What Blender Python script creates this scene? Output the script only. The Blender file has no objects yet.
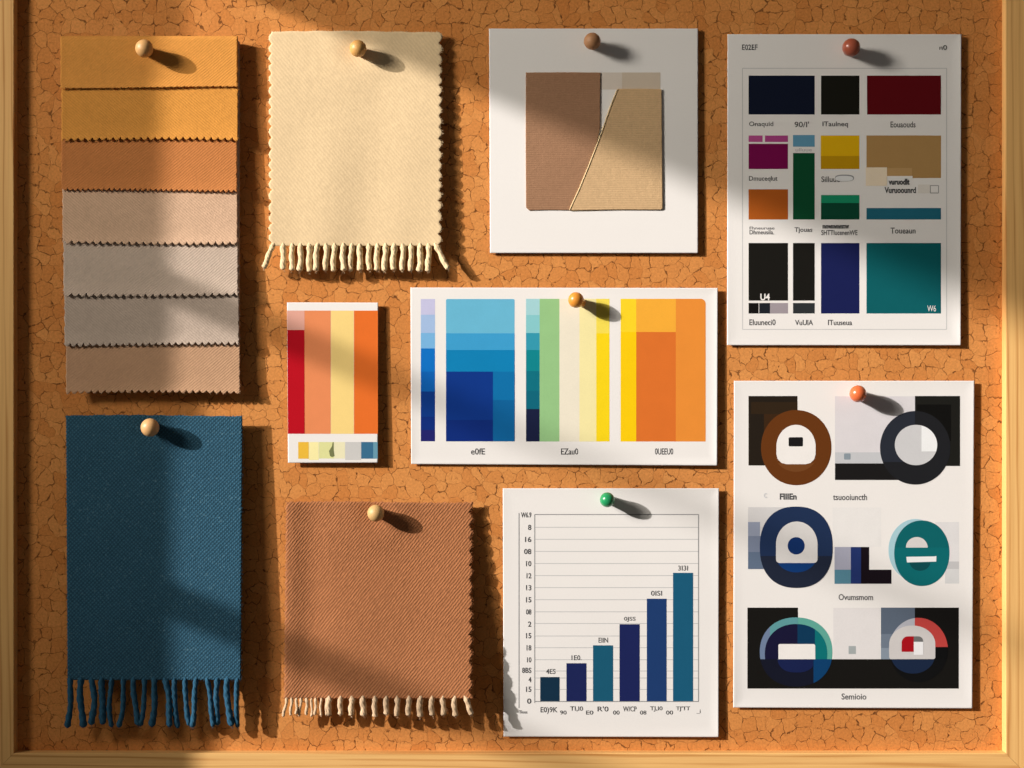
import bpy, bmesh, math, random
from mathutils import Vector, Matrix
random.seed(11)
scn = bpy.context.scene
COL = scn.collection
U = 0.001            # one photograph pixel on the board plane = one millimetre
D = 1600.0           # camera distance in mm

# ------------------------------------------------------------------ colour
def lin(c):
    c /= 255.0
    return c/12.92 if c <= 0.04045 else ((c+0.055)/1.055)**2.4
KL = (1.12, 1.05, 0.97)      # sunlit appearance / base colour
KS = (0.47, 0.43, 0.37)     # shaded appearance / base colour
def alb(rgb, k):
    return tuple(max(0.004, min(0.88, lin(v)/q)) for v, q in zip(rgb, k))
def L(r, g, b): return alb((r, g, b), KL)
def S(r, g, b): return alb((r, g, b), KS)
PAPER = (0.80, 0.79, 0.775)

# ------------------------------------------------------------------ node helpers
class NT:
    def __init__(self, tree):
        self.t = tree
    def n(self, kind, **kw):
        nd = self.t.nodes.new(kind)
        for k, v in kw.items(): setattr(nd, k, v)
        return nd
    def link(self, a, b): self.t.links.new(a, b)
    def put(self, sock, v):
        if isinstance(v, bpy.types.NodeSocket): self.link(v, sock)
        else: sock.default_value = v
    def m(self, op, a, b=0.0, c=0.0, clamp=False):
        nd = self.n('ShaderNodeMath', operation=op, use_clamp=clamp)
        self.put(nd.inputs[0], a); self.put(nd.inputs[1], b); self.put(nd.inputs[2], c)
        return nd.outputs[0]
    def step(self, x, lo, hi, a=0.0, b=1.0):
        nd = self.n('ShaderNodeMapRange', interpolation_type='SMOOTHSTEP')
        for i, v in enumerate((x, lo, hi, a, b)): self.put(nd.inputs[i], v)
        return nd.outputs[0]
    def noise(self, vec, scale, detail=2.0, rough=0.5, out='Fac'):
        nd = self.n('ShaderNodeTexNoise')
        self.link(vec, nd.inputs['Vector'])
        nd.inputs['Scale'].default_value = scale
        nd.inputs['Detail'].default_value = detail
        nd.inputs['Roughness'].default_value = rough
        return nd.outputs[out]
    def mix(self, f, a, b, mode='MIX'):
        nd = self.n('ShaderNodeMix', data_type='RGBA', blend_type=mode)
        self.put(nd.inputs[0], f)
        for i, v in ((6, a), (7, b)):
            if isinstance(v, tuple) and len(v) == 3: v = (*v, 1)
            self.put(nd.inputs[i], v)
        return nd.outputs[2]
    def grey(self, f):
        nd = self.n('ShaderNodeCombineColor')
        for i in range(3): self.link(f, nd.inputs[i])
        return nd.outputs[0]
    def vmap(self, vec, loc=(0,0,0), rot=(0,0,0), sc=(1,1,1)):
        nd = self.n('ShaderNodeMapping')
        self.link(vec, nd.inputs[0])
        nd.inputs[1].default_value = loc; nd.inputs[2].default_value = rot; nd.inputs[3].default_value = sc
        return nd.outputs[0]
    def bump(self, h, strength, dist, normal=None):
        nd = self.n('ShaderNodeBump')
        nd.inputs['Strength'].default_value = strength
        nd.inputs['Distance'].default_value = dist
        self.link(h, nd.inputs['Height'])
        if normal is not None: self.link(normal, nd.inputs['Normal'])
        return nd.outputs[0]

def new_mat(name):
    m = bpy.data.materials.new(name); m.use_nodes = True
    t = NT(m.node_tree)
    b = [n for n in m.node_tree.nodes if n.type == 'BSDF_PRINCIPLED'][0]
    co = t.n('ShaderNodeTexCoord').outputs['Object']
    return m, t, b, co

_cache = {}
def print_mat(rgb, rough=0.6, name='printed_ink'):
    key = (tuple(round(v, 4) for v in rgb), rough, name)
    if key in _cache: return _cache[key]
    m, t, b, co = new_mat(name)
    n1 = t.noise(co, 55, 3, 0.6); n2 = t.noise(co, 900, 2, 0.6)
    f = t.m('ADD', t.m('MULTIPLY_ADD', n1, 0.10, 0.90), t.m('MULTIPLY_ADD', n2, 0.10, 0.0))
    t.link(t.mix(1.0, rgb, t.grey(f), 'MULTIPLY'), b.inputs['Base Color'])
    b.inputs['Roughness'].default_value = rough
    b.inputs['Specular IOR Level'].default_value = 0.06
    t.link(t.bump(n2, 0.10, 0.0004), b.inputs['Normal'])
    _cache[key] = m
    return m
def paper_mat():
    m, t, b, co = new_mat('white_paper')
    n1 = t.noise(co, 14, 2, 0.5); n2 = t.noise(co, 650, 3, 0.65)
    f = t.m('ADD', t.m('MULTIPLY_ADD', n1, 0.05, 0.955), t.m('MULTIPLY_ADD', n2, 0.05, -0.025))
    t.link(t.mix(1.0, PAPER, t.grey(f), 'MULTIPLY'), b.inputs['Base Color'])
    b.inputs['Roughness'].default_value = 0.75
    b.inputs['Specular IOR Level'].default_value = 0.2
    t.link(t.bump(n2, 0.12, 0.0004), b.inputs['Normal'])
    return m
M_PAPER = paper_mat()

def fabric_mat(name, rgb, period=3.2, ang=45, depth=0.5, contrast=0.18, speck=0.25, fleck=None, basket=0.0, sheen=0.12):
    """twill weave: diagonal ribs broken by cross threads, fuzzy flecks"""
    m, t, b, co = new_mat(name)
    warp = t.noise(co, 60, 2, 0.5, 'Color')
    vm = t.n('ShaderNodeVectorMath', operation='MULTIPLY_ADD')
    t.link(warp, vm.inputs[0]); vm.inputs[1].default_value = (0.0012,)*3; t.link(co, vm.inputs[2])
    sep = t.n('ShaderNodeSeparateXYZ'); t.link(vm.outputs[0], sep.inputs[0])
    x, z = sep.outputs[0], sep.outputs[2]
    a = math.radians(ang); k = 2*math.pi/(period*U)
    d1 = t.m('ADD', t.m('MULTIPLY', x, k*math.cos(a)), t.m('MULTIPLY', z, k*math.sin(a)))
    d2 = t.m('ADD', t.m('MULTIPLY', x, -k*0.95*math.sin(a)), t.m('MULTIPLY', z, k*0.95*math.cos(a)))
    wob = t.noise(co, 300, 2, 0.6); wob2 = t.noise(co, 120, 2, 0.6)
    d1 = t.m('ADD', d1, t.m('MULTIPLY', wob, 3.4)); d2 = t.m('ADD', d2, t.m('MULTIPLY', wob2, 5.0))
    rib = t.m('MULTIPLY_ADD', t.m('SINE', d1), 0.5, 0.5)
    crs = t.m('MULTIPLY_ADD', t.m('SINE', d2), 0.5, 0.5)
    if basket: rib = t.mix(basket, t.grey(rib), t.grey(t.m('MULTIPLY', t.m('MULTIPLY', rib, crs), 1.9)))
    else: rib = t.m('MULTIPLY', rib, t.step(t.noise(co, 230, 2, 0.6), 0.25, 0.65, 0.45, 1.15))
    fine = t.noise(co, 520, 3, 0.7)
    broad = t.noise(co, 16, 3, 0.55)
    nap = t.noise(co, 170, 3, 0.65)
    h = t.m('ADD', t.m('MULTIPLY', rib, 0.80), t.m('ADD', t.m('MULTIPLY', t.m('MULTIPLY', rib, crs), 0.15), t.m('ADD', t.m('MULTIPLY', fine, 0.9), t.m('MULTIPLY', nap, 1.6))))
    f = t.m('ADD', t.m('MULTIPLY_ADD', rib, contrast, 1.0-contrast*0.6), t.m('MULTIPLY_ADD', fine, speck*2, -speck))
    f = t.m('ADD', f, t.m('ADD', t.m('MULTIPLY_ADD', broad, 0.18, -0.09), t.m('MULTIPLY_ADD', nap, 0.24, -0.12)))
    col = t.mix(1.0, rgb, t.grey(f), 'MULTIPLY')
    if fleck:
        fl = t.step(t.noise(co, 380, 2, 0.6), 0.60, 0.72)
        col = t.mix(t.m('MULTIPLY', fl, 0.5), col, fleck)
    t.link(col, b.inputs['Base Color'])
    b.inputs['Roughness'].default_value = 0.95
    b.inputs['Specular IOR Level'].default_value = 0.08
    b.inputs['Sheen Weight'].default_value = sheen
    b.inputs['Sheen Roughness'].default_value = 0.5
    b.inputs['Sheen Tint'].default_value = (*[min(1, v*1.6+0.05) for v in rgb], 1)
    t.link(t.bump(h, depth, 0.0011), b.inputs['Normal'])
    return m

def cork_mat():
    m, t, b, co = new_mat('cork')
    w1 = t.noise(co, 38, 2, 0.5, 'Color'); w2 = t.noise(co, 170, 2, 0.5, 'Color')
    v1 = t.n('ShaderNodeVectorMath', operation='MULTIPLY_ADD')
    t.link(w1, v1.inputs[0]); v1.inputs[1].default_value = (0.016,)*3; t.link(co, v1.inputs[2])
    v2 = t.n('ShaderNodeVectorMath', operation='MULTIPLY_ADD')
    t.link(w2, v2.inputs[0]); v2.inputs[1].default_value = (0.006,)*3; t.link(v1.outputs[0], v2.inputs[2])
    p = v2.outputs[0]
    sep = t.n('ShaderNodeSeparateXYZ'); t.link(p, sep.inputs[0])
    cmb = t.n('ShaderNodeCombineXYZ'); t.link(sep.outputs[0], cmb.inputs[0]); t.link(sep.outputs[2], cmb.inputs[1])
    p2 = cmb.outputs[0]
    def voro(feature, scale, rnd=0.9):
        nd = t.n('ShaderNodeTexVoronoi', feature=feature, voronoi_dimensions='2D')
        t.link(p2, nd.inputs['Vector']); nd.inputs['Scale'].default_value = scale
        nd.inputs['Randomness'].default_value = rnd
        return nd
    e1 = voro('DISTANCE_TO_EDGE', 78, 0.82).outputs['Distance']
    c1 = voro('F1', 78, 0.82).outputs['Color']
    e2 = voro('DISTANCE_TO_EDGE', 128, 1.0).outputs['Distance']
    br = t.noise(co, 105, 2, 0.5); br2 = t.noise(co, 88, 3, 0.6); brl = t.noise(co, 9, 2, 0.5)
    # broken dark seams between the granules, thickening into little holes here and there
    wid = t.m('MULTIPLY', t.step(br, 0.46, 0.76), 0.055)
    wid = t.m('MULTIPLY_ADD', t.step(brl, 0.3, 0.7), t.m('MULTIPLY', wid, 0.6), t.m('MULTIPLY', wid, 0.55))
    crack = t.step(e1, t.m('MULTIPLY', wid, 0.5), t.m('ADD', wid, 0.030), 1.0, 0.0)
    crack = t.m('MULTIPLY', crack, t.step(br, 0.38, 0.58, 0.12, 0.88))
    hole = t.m('MULTIPLY', t.step(e1, 0.03, 0.11, 1.0, 0.0), t.step(t.noise(co, 175, 1, 0.5), 0.63, 0.70))
    faint = t.m('MULTIPLY', t.step(e1, 0.0, 0.055, 1.0, 0.0), 0.20)
    crack2 = t.m('MULTIPLY', t.step(e2, 0.0, 0.045, 1.0, 0.0), t.step(br2, 0.56, 0.70))
    grain = t.noise(co, 420, 4, 0.7)
    pit = t.step(t.noise(co, 300, 2, 0.5), 0.63, 0.71)
    sc = t.n('ShaderNodeSeparateColor'); t.link(c1, sc.inputs[0])
    base = t.mix(sc.outputs[0], L(225, 149, 79), L(208, 129, 63))
    base = t.mix(t.m('MULTIPLY', sc.outputs[1], 0.35), base, L(230, 156, 86))
    base = t.mix(t.step(t.noise(co, 5, 3, 0.6), 0.35, 0.7, 0.0, 0.4), base, L(204, 124, 58))
    base = t.mix(1.0, base, t.grey(t.m('MULTIPLY_ADD', grain, 0.9, 0.52)), 'MULTIPLY')
    dark = (0.075, 0.022, 0.006)
    base = t.mix(faint, base, (0.30, 0.11, 0.03))
    base = t.mix(t.m('MULTIPLY', pit, 0.45), base, (0.22, 0.075, 0.02))
    cr = t.m('MAXIMUM', t.m('MAXIMUM', crack, hole), t.m('MULTIPLY', crack2, 0.55))
    base = t.mix(t.m('MULTIPLY', cr, 0.80), base, dark)
    t.link(base, b.inputs['Base Color'])
    b.inputs['Roughness'].default_value = 0.92
    b.inputs['Specular IOR Level'].default_value = 0.12
    h = t.m('SUBTRACT', t.m('MULTIPLY', grain, 0.30), t.m('ADD', t.m('MULTIPLY', cr, 0.9), t.m('MULTIPLY', pit, 0.35)))
    t.link(t.bump(h, 0.40, 0.0010), b.inputs['Normal'])
    return m

def wood_mat(name, along, c_light, c_dark, seed=0.0):
    m, t, b, co = new_mat(name)
    sc = (2.2, 60, 60) if along == 'X' else (60, 60, 2.2)
    st = t.vmap(co, (seed, seed*0.7, seed*1.3), (0, 0, 0), sc)
    n1 = t.noise(st, 1.0, 3, 0.55)
    n2 = t.noise(t.vmap(co, (seed, 0, 0), (0, 0, 0), (6, 420, 420) if along == 'X' else (420, 420, 6)), 1.0, 4, 0.6)
    sep = t.n('ShaderNodeSeparateXYZ'); t.link(co, sep.inputs[0])
    q = sep.outputs[2] if along == 'X' else sep.outputs[0]
    al_ = sep.outputs[0] if along == 'X' else sep.outputs[2]
    ph = t.m('ADD', t.m('MULTIPLY_ADD', al_, 7.0, t.m('MULTIPLY', q, 2*math.pi/0.0088)), t.m('MULTIPLY', n1, 11.0))
    ring = t.m('POWER', t.m('MULTIPLY_ADD', t.m('SINE', ph), 0.5, 0.5), 7.0)
    ring = t.m('MULTIPLY', ring, t.step(t.noise(t.vmap(co, (seed*3, 1, 2), (0, 0, 0), (5, 30, 30) if along == 'X' else (30, 30, 5)), 1.0, 2, 0.5), 0.3, 0.65, 0.15, 0.95))
    f = t.m('ADD', t.m('MULTIPLY', ring, 0.70), t.m('MULTIPLY_ADD', n2, 0.9, -0.34), clamp=True)
    t.link(t.mix(f, c_light, c_dark), b.inputs['Base Color'])
    b.inputs['Roughness'].default_value = 0.55
    b.inputs['Specular IOR Level'].default_value = 0.3
    t.link(t.bump(n2, 0.12, 0.0006), b.inputs['Normal'])
    return m

def ball_mat(name, rgb, rough=0.4, grain=0.0, coat=0.0):
    m, t, b, co = new_mat(name)
    n = t.noise(t.vmap(co, (0, 0, 0), (0.3, 0.5, 0.2), (120, 120, 700)), 1.0, 3, 0.6)
    f = t.m('MULTIPLY_ADD', n, grain, 1.0-grain*0.5)
    t.link(t.mix(1.0, rgb, t.grey(f), 'MULTIPLY'), b.inputs['Base Color'])
    b.inputs['Roughness'].default_value = rough
    b.inputs['Coat Weight'].default_value = coat
    b.inputs['Coat Roughness'].default_value = 0.2
    return m

# ------------------------------------------------------------------ geometry helpers
def P(px, py, h=0.0):
    """a point h mm in front of the board, measured at (px, py) in the photograph"""
    s = (D-h)/D
    return Vector(((px-512)*s*U, -h*U, (384-py)*s*U))

def thing(name, label, cat, px, py, h=0.0, group=None):
    o = bpy.data.objects.new(name, None); COL.objects.link(o)
    o.empty_display_size = 0.01
    o.location = P(px, py, h)
    o['label'] = label; o['category'] = cat
    if group: o['group'] = group
    return o

def link_mesh(name, me, m, parent, label=None, smooth=False):
    o = bpy.data.objects.new(name, me); COL.objects.link(o)
    if m: me.materials.append(m)
    o.parent = parent
    if label: o['label'] = label
    if smooth:
        for p in me.polygons: p.use_smooth = True
    return o

def world_loc(o):
    v = o.location.copy()
    while o.parent: o = o.parent; v += o.location
    return v

def obj_from(name, verts, faces, m, parent, label=None, smooth=False):
    off = world_loc(parent) if parent else Vector()
    me = bpy.data.meshes.new(name)
    me.from_pydata([tuple(Vector(v)-off) for v in verts], [], faces)
    bm = bmesh.new(); bm.from_mesh(me)
    bmesh.ops.recalc_face_normals(bm, faces=bm.faces)
    bm.to_mesh(me); bm.free()
    me.update()
    return link_mesh(name, me, m, parent, label, smooth)

def grid_slab(name, us, vs, pos, hf, thick, m, parent, round_=0.0, label=None, hairs=0, hair_len=2.5, smooth=True, extra_dist=None):
    """closed sheet: pos(u,v)->(px,py); hf(px,py)->height of the back; rounded edges"""
    nu, nv = len(us), len(vs)
    V = []; F = []
    pts = [[pos(u, v) for u in us] for v in vs]
    (xa, ya), (xb, yb) = pts[0][0], pts[-1][-1]
    W = xb-xa; H = yb-ya
    for side in (1, 0):
        for j, v in enumerate(vs):
            for i, u in enumerate(us):
                px, py = pts[j][i]
                d = min(u*W, (1-u)*W, v*H, (1-v)*H)
                if round_ > 0:
                    q = min(1.0, d/round_)
                    pr = math.sqrt(max(0.0, 1-(1-q)**2))
                else: pr = 1.0
                mid = hf(px, py)+thick*0.5
                h = mid + (thick*0.5 if side else -thick*0.5)*(0.25+0.75*pr)
                V.append(P(px, py, h))
    def idx(s, j, i): return (0 if s else nu*nv)+j*nu+i
    for j in range(nv-1):
        for i in range(nu-1):
            F.append((idx(1,j,i), idx(1,j+1,i), idx(1,j+1,i+1), idx(1,j,i+1)))
            F.append((idx(0,j,i), idx(0,j,i+1), idx(0,j+1,i+1), idx(0,j+1,i)))
    ring = [(0,i) for i in range(nu)]+[(j,nu-1) for j in range(1,nv)]+[(nv-1,i) for i in range(nu-2,-1,-1)]+[(j,0) for j in range(nv-2,0,-1)]
    for a in range(len(ring)):
        (j0,i0),(j1,i1) = ring[a], ring[(a+1)%len(ring)]
        F.append((idx(1,j0,i0), idx(1,j1,i1), idx(0,j1,i1), idx(0,j0,i0)))
    # stray fibres standing off the cut edges
    for _ in range(hairs):
        j, i = random.choice(ring)
        px, py = pts[j][i]
        h = hf(px, py)+thick*random.uniform(0.2, 0.9)
        cx, cy = xa+W/2, ya+H/2
        if i in (0, nu-1): dx, dy = (-1 if i == 0 else 1), random.uniform(-0.9, 0.9)
        else: dx, dy = random.uniform(-0.9, 0.9), (-1 if j == 0 else 1)
        ln = hair_len*random.uniform(0.3, 1.0); q = math.hypot(dx, dy)
        dx, dy = dx/q*ln, dy/q*ln
        w = 0.16; k = len(V)
        nx, ny = -dy/ln*w, dx/ln*w
        V += [P(px-dx*0.4+nx, py-dy*0.4+ny, h), P(px-dx*0.4-nx, py-dy*0.4-ny, h),
              P(px+dx, py+dy, h+random.uniform(-0.8, 1.2))]
        F.append((k, k+1, k+2))
    return obj_from(name, V, F, m, parent, label, smooth)

def tube(name, path, radii, m, parent, seg=9, label=None, ply=0.0, pitch=9.0, fuzz=0):
    """path of (px,py,h); closed rounded tube; ply > 0 twists a two-lobed yarn section"""
    pts = [P(*p) for p in path]; n = len(pts); V = []; F = []
    run = 0.0; ph = random.uniform(0, 6)
    for i, p in enumerate(pts):
        if i: run += (pts[i]-pts[i-1]).length/U
        tdir = (pts[min(n-1, i+1)]-pts[max(0, i-1)]).normalized()
        a = tdir.cross(Vector((0, 1, 0))).normalized(); b_ = tdir.cross(a).normalized()
        for s in range(seg):
            th = 2*math.pi*s/seg
            q = 1+ply*math.cos(2*(th-math.pi*run/pitch)+ph)
            V.append(p+(a*math.cos(th)+b_*math.sin(th))*radii[i]*U*q)
    for i in range(n-1):
        for s in range(seg):
            F.append((i*seg+s, i*seg+(s+1)%seg, (i+1)*seg+(s+1)%seg, (i+1)*seg+s))
    F.append(tuple(range(seg))); F.append(tuple((n-1)*seg+s for s in range(seg)))
    for _ in range(fuzz):
        i = random.randrange(2, n); p = pts[i]
        tip = random.random() < 0.3
        if tip: i = n-1; p = pts[i]
        d = Vector((random.uniform(-1, 1), random.uniform(-0.6, 0.6), random.uniform(-1.2, 0.5)))
        if tip: d.z = -abs(d.z)-0.4
        d = d.normalized()*random.uniform(1.0, 2.0)*radii[i]*U
        w = Vector((0.11*U, 0, 0.06*U)); k = len(V)
        V += [p+d*0.3+w, p+d*0.3-w, p+d*1.25]; F.append((k, k+1, k+2))
    return obj_from(name, V, F, m, parent, label, True)

# ---------------------------------------------------------------- sheets of paper with printing
class Sheet:
    def __init__(self, name, label, cat, corners, h0=2.2, hx=0.0, hy=0.0, thick=0.5, curl=None, curl_m=12, mat=None, part='paper'):
        """corners: tl, tr, br, bl in pixels; back of the paper at h0 + hx*u + hy*v"""
        self.c = corners; self.h0, self.hx, self.hy, self.thick = h0, hx, hy, thick
        self.x0 = corners[0][0]; self.x1 = corners[1][0]; self.y0 = corners[0][1]; self.y1 = corners[3][1]
        tl, tr, br, bl = corners
        self.root = thing(name, label, cat, (bl[0]+br[0])/2, max(bl[1], br[1]))
        curl = curl or (0, 0, 0, 0)           # extra lift at tl, tr, br, bl
        self.W = self.x1-self.x0; self.H = self.y1-self.y0
        def pos(u, v):
            a = (tl[0]*(1-u)+tr[0]*u, tl[1]*(1-u)+tr[1]*u); b = (bl[0]*(1-u)+br[0]*u, bl[1]*(1-u)+br[1]*u)
            return (a[0]*(1-v)+b[0]*v, a[1]*(1-v)+b[1]*v)
        def hf(px, py):
            u = (px-self.x0)/self.W; v = (py-self.y0)/self.H
            h = self.lin_h(px, py)
            dl, dr, dt, db = px-self.x0, self.x1-px, py-self.y0, self.y1-py
            for amt, dx, dy in ((curl[0], dl, dt), (curl[1], dr, dt), (curl[2], dr, db), (curl[3], dl, db)):
                if amt:
                    e = max(0.0, 1-min(max(dx, 0), max(dy, 0))/curl_m)
                    far = max(0.0, 1-max(dx, dy)/(0.55*max(self.W, self.H)))
                    h += amt*e*e*far
            return h
        us = sorted(set([i/24 for i in range(25)]+[k/self.W for k in (1, 3, 6, 9, 12)]+[1-k/self.W for k in (1, 3, 6, 9, 12)]))
        vs = sorted(set([i/24 for i in range(25)]+[k/self.H for k in (1, 3, 6, 9, 12)]+[1-k/self.H for k in (1, 3, 6, 9, 12)]))
        grid_slab(part, us, vs, pos, hf, thick, mat or M_PAPER, self.root)
    def lin_h(self, px, py):
        return self.h0+self.hx*(px-self.x0)/self.W+self.hy*(py-self.y0)/self.H
    def q(self, px, py, layer):
        return P(px, py, self.lin_h(px, py)+self.thick+0.05+0.05*layer)
    def poly(self, name, pts, rgb, layer=0, parent=None, label=None, rough=0.6):
        if len(pts) < 3: return None
        par = parent or self.root
        return obj_tri(name, [self.q(x, y, layer) for x, y in pts], print_mat(rgb, rough), par, label)
    def rect(self, name, x0, y0, x1, y1, rgb, layer=0, parent=None, label=None):
        return self.poly(name, [(x0, y0), (x1, y0), (x1, y1), (x0, y1)], rgb, layer, parent, label)
    def lines(self, name, segs, rgb, layer=0, w=0.8, parent=None):
        """several ruled lines that read as one printed grid"""
        V = []; F = []
        for (x0, y0, x1, y1) in segs:
            k = len(V)
            if abs(x1-x0) > abs(y1-y0): q = [(x0, y0-w/2), (x1, y1-w/2), (x1, y1+w/2), (x0, y0+w/2)]
            else: q = [(x0-w/2, y0), (x0+w/2, y0), (x1+w/2, y1), (x1-w/2, y1)]
            V += [self.q(x, y, layer) for x, y in q]; F.append((k, k+1, k+2, k+3))
        return obj_from(name, V, F, print_mat(rgb), parent or self.root)
    def text(self, s, x0, y0, x1, y1, rgb=None, layer=2, parent=None, name='caption', bold=0.012):
        rgb = rgb or INK
        cu = bpy.data.curves.new('caption_curve', 'FONT'); cu.body = s; cu.offset = bold
        cu.resolution_u = 3
        ob = bpy.data.objects.new('caption_curve', cu); COL.objects.link(ob)
        dg = bpy.context.evaluated_depsgraph_get(); dg.update()
        me = bpy.data.meshes.new_from_object(ob.evaluated_get(dg))
        bpy.data.objects.remove(ob); bpy.data.curves.remove(cu)
        xs = [v.co.x for v in me.vertices]; ys = [v.co.y for v in me.vertices]
        ax, bx, ay, by = min(xs), max(xs), min(ys), max(ys)
        par = parent or self.root; off = world_loc(par)
        for v in me.vertices:
            px = x0+(v.co.x-ax)/max(1e-6, bx-ax)*(x1-x0)
            py = y1-(v.co.y-ay)/max(1e-6, by-ay)*(y1-y0)
            v.co = self.q(px, py, layer)-off
        me.name = name; me.materials.clear()
        return link_mesh(name, me, print_mat(rgb), par)

def obj_tri(name, verts, m, parent, label=None):
    off = world_loc(parent)
    bm = bmesh.new()
    f = bm.faces.new([bm.verts.new(Vector(v)-off) for v in verts])
    bm.normal_update()
    if f.normal.y > 0: f.normal_flip()
    bmesh.ops.triangulate(bm, faces=[f])
    me = bpy.data.meshes.new(name); bm.to_mesh(me); bm.free()
    return link_mesh(name, me, m, parent, label)

INK = L(84, 82, 81)
INK_S = L(70, 68, 68)

def ell(cx, cy, rx, ry, n=2.0, k=72, a0=0, a1=360):
    out = []
    for i in range(k + (0 if a1-a0 >= 360 else 1)):
        a = math.radians(a0+(a1-a0)*i/k); c, s = math.cos(a), math.sin(a)
        out.append((cx+rx*math.copysign(abs(c)**(2/n), c), cy+ry*math.copysign(abs(s)**(2/n), s)))
    return out
def clip(pts, axis, val, keep):
    """keep the part of a polygon with x (axis 0) or y (axis 1) < or > val"""
    sgn = 1 if keep == '<' else -1
    inside = lambda p: sgn*(p[axis]-val) <= 0
    out = []
    for i in range(len(pts)):
        a, b = pts[i-1], pts[i]
        if inside(a) != inside(b):
            t = (val-a[axis])/(b[axis]-a[axis])
            out.append((a[0]+(b[0]-a[0])*t, a[1]+(b[1]-a[1])*t))
        if inside(b): out.append(b)
    return out
def rrect(x0, y0, x1, y1, tl=0, tr=0, br=0, bl=0, k=8):
    out = []
    for (cx, cy, r, a) in ((x0+tl, y0+tl, tl, 180), (x1-tr, y0+tr, tr, 270), (x1-br, y1-br, br, 0), (x0+bl, y1-bl, bl, 90)):
        if r <= 0: out.append((cx, cy)); continue
        for i in range(k+1):
            t = math.radians(a+90*i/k); out.append((cx+r*math.cos(t), cy+r*math.sin(t)))
    return out
def arch(x0, y0, x1, y1, r_bot=3, k=24, n=2.0):
    """round-headed shape with a flat bottom"""
    cx = (x0+x1)/2; rx = (x1-x0)/2; ry = (y1-y0)*0.55
    out = [p for p in ell(cx, y0+ry, rx, ry, n, k, 180, 360)]
    if r_bot > 0:
        out += [(x1-r_bot*(1-math.cos(math.radians(a)))-0.0, y1-r_bot+r_bot*math.sin(math.radians(a))) for a in (0, 30, 60, 90)]
        out += [(x0+r_bot*(1-math.cos(math.radians(a))), y1-r_bot+r_bot*math.sin(math.radians(a))) for a in (90, 60, 30, 0)]
    else: out += [(x1, y1), (x0, y1)]
    return out

# ================================================================== THE BOARD
board = thing('pinboard', 'brown cork pinboard with pale wooden frame, everything else is pinned onto it', 'pinboard', 512, 780)
M_CORK = cork_mat()
cx0, cx1, cy0, cy1 = -10, 1034, -40, 780
obj_from('cork_panel', [P(cx0,cy0), P(cx1,cy0), P(cx1,cy1), P(cx0,cy1), P(cx0,cy0,-6), P(cx1,cy0,-6), P(cx1,cy1,-6), P(cx0,cy1,-6)],
         [(0,3,2,1), (4,5,6,7), (0,1,5,4), (1,2,6,5), (2,3,7,6), (3,0,4,7)], M_CORK, board)
FH = 12.0
WL, WD = L(250, 194, 118), L(198, 126, 58)
def rail(name, prof_in, a, b, axis, sgn, m, ma, mb):
    """frame rail; profile (distance outward from inner edge, height), mitred by ma/mb at its ends"""
    V = []; F = []; n = len(prof_in)
    for end, mit in ((a, ma), (b, mb)):
        for d, h in prof_in:
            t = end+mit*d
            V.append(Vector(((prof_x+sgn*d-512)*U, -h*U, (384-t)*U)) if axis == 'Z' else Vector(((t-512)*U, -h*U, (384-(prof_x+sgn*d))*U)))
    for i in range(n):
        j = (i+1) % n
        F.append((i, j, n+j, n+i))
    F.append(tuple(range(n))); F.append(tuple(n+i for i in range(n)))
    return obj_from(name, V, F, m, board)
prof = [(0, -5), (0, FH-0.7), (0.25, FH-0.2), (0.7, FH), (29, FH), (30.5, FH-1), (31, FH-2.5), (31, -5)]
IL, IR, IT, IB = 17.5, 1002, -22, 750.5
prof_x = IL; rail('frame_rail', prof, IT+0.15, IB-0.15, 'Z', -1, wood_mat('pine_left', 'Z', WL, WD, 0.3), -1, 1)
prof_x = IR; rail('frame_rail', prof, IT+0.15, IB-0.15, 'Z', 1, wood_mat('pine_right', 'Z', WL, WD, 1.7), -1, 1)
prof_x = IB; rail('frame_rail', prof, IL+0.15, IR-0.15, 'X', 1, wood_mat('pine_bottom', 'X', WL, WD, 2.9), -1, 1)
prof_x = IT; rail('frame_rail', prof, IL+0.15, IR-0.15, 'X', -1, wood_mat('pine_top', 'X', WL, WD, 4.1), -1, 1)

# ================================================================== CLOTHS
def tri_wave(t): t = t % 1.0; return 1-4*abs(t-0.5) if True else 0
def scallop(t): return 2*abs(math.sin(math.pi*t))**0.75-1

def swatch_h(py): return 2.0+11.0*((py-36)/357.0)
SW = [  # left, right, bottom, colour, label, period
    (60.5, 237.5, 87.5, L(222, 149, 70), 'deep golden ochre cloth swatch at the top of the overlapping swatch stack, holding the pin', 0.0),
    (61.5, 238.0, 139.0, L(222, 150, 68), 'golden tan cloth swatch with zigzag hem, second from the top of the overlapping stack', 7.0),
    (61.5, 237.0, 190.0, L(200, 126, 70), 'copper brown cloth swatch with zigzag hem, third from the top of the overlapping stack', 5.2),
    (62.5, 237.5, 242.5, L(216, 176, 142), 'pinkish beige cloth swatch with zigzag hem, directly under the copper brown one', 7.2),
    (63.5, 238.0, 294.5, L(204, 180, 158), 'pale grey cloth swatch with zigzag hem just under the pinkish beige one', 7.4),
    (64.5, 239.0, 344.0, L(192, 170, 150), 'taupe grey cloth swatch with zigzag hem, second from the bottom of the stack', 6.6),
    (66.0, 240.0, 392.0, L(196, 152, 116), 'dusty rose brown cloth swatch with zigzag hem at the bottom of the stack', 6.8)]
tops = [36, 37, 38, 39, 40, 41, 42]
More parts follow.
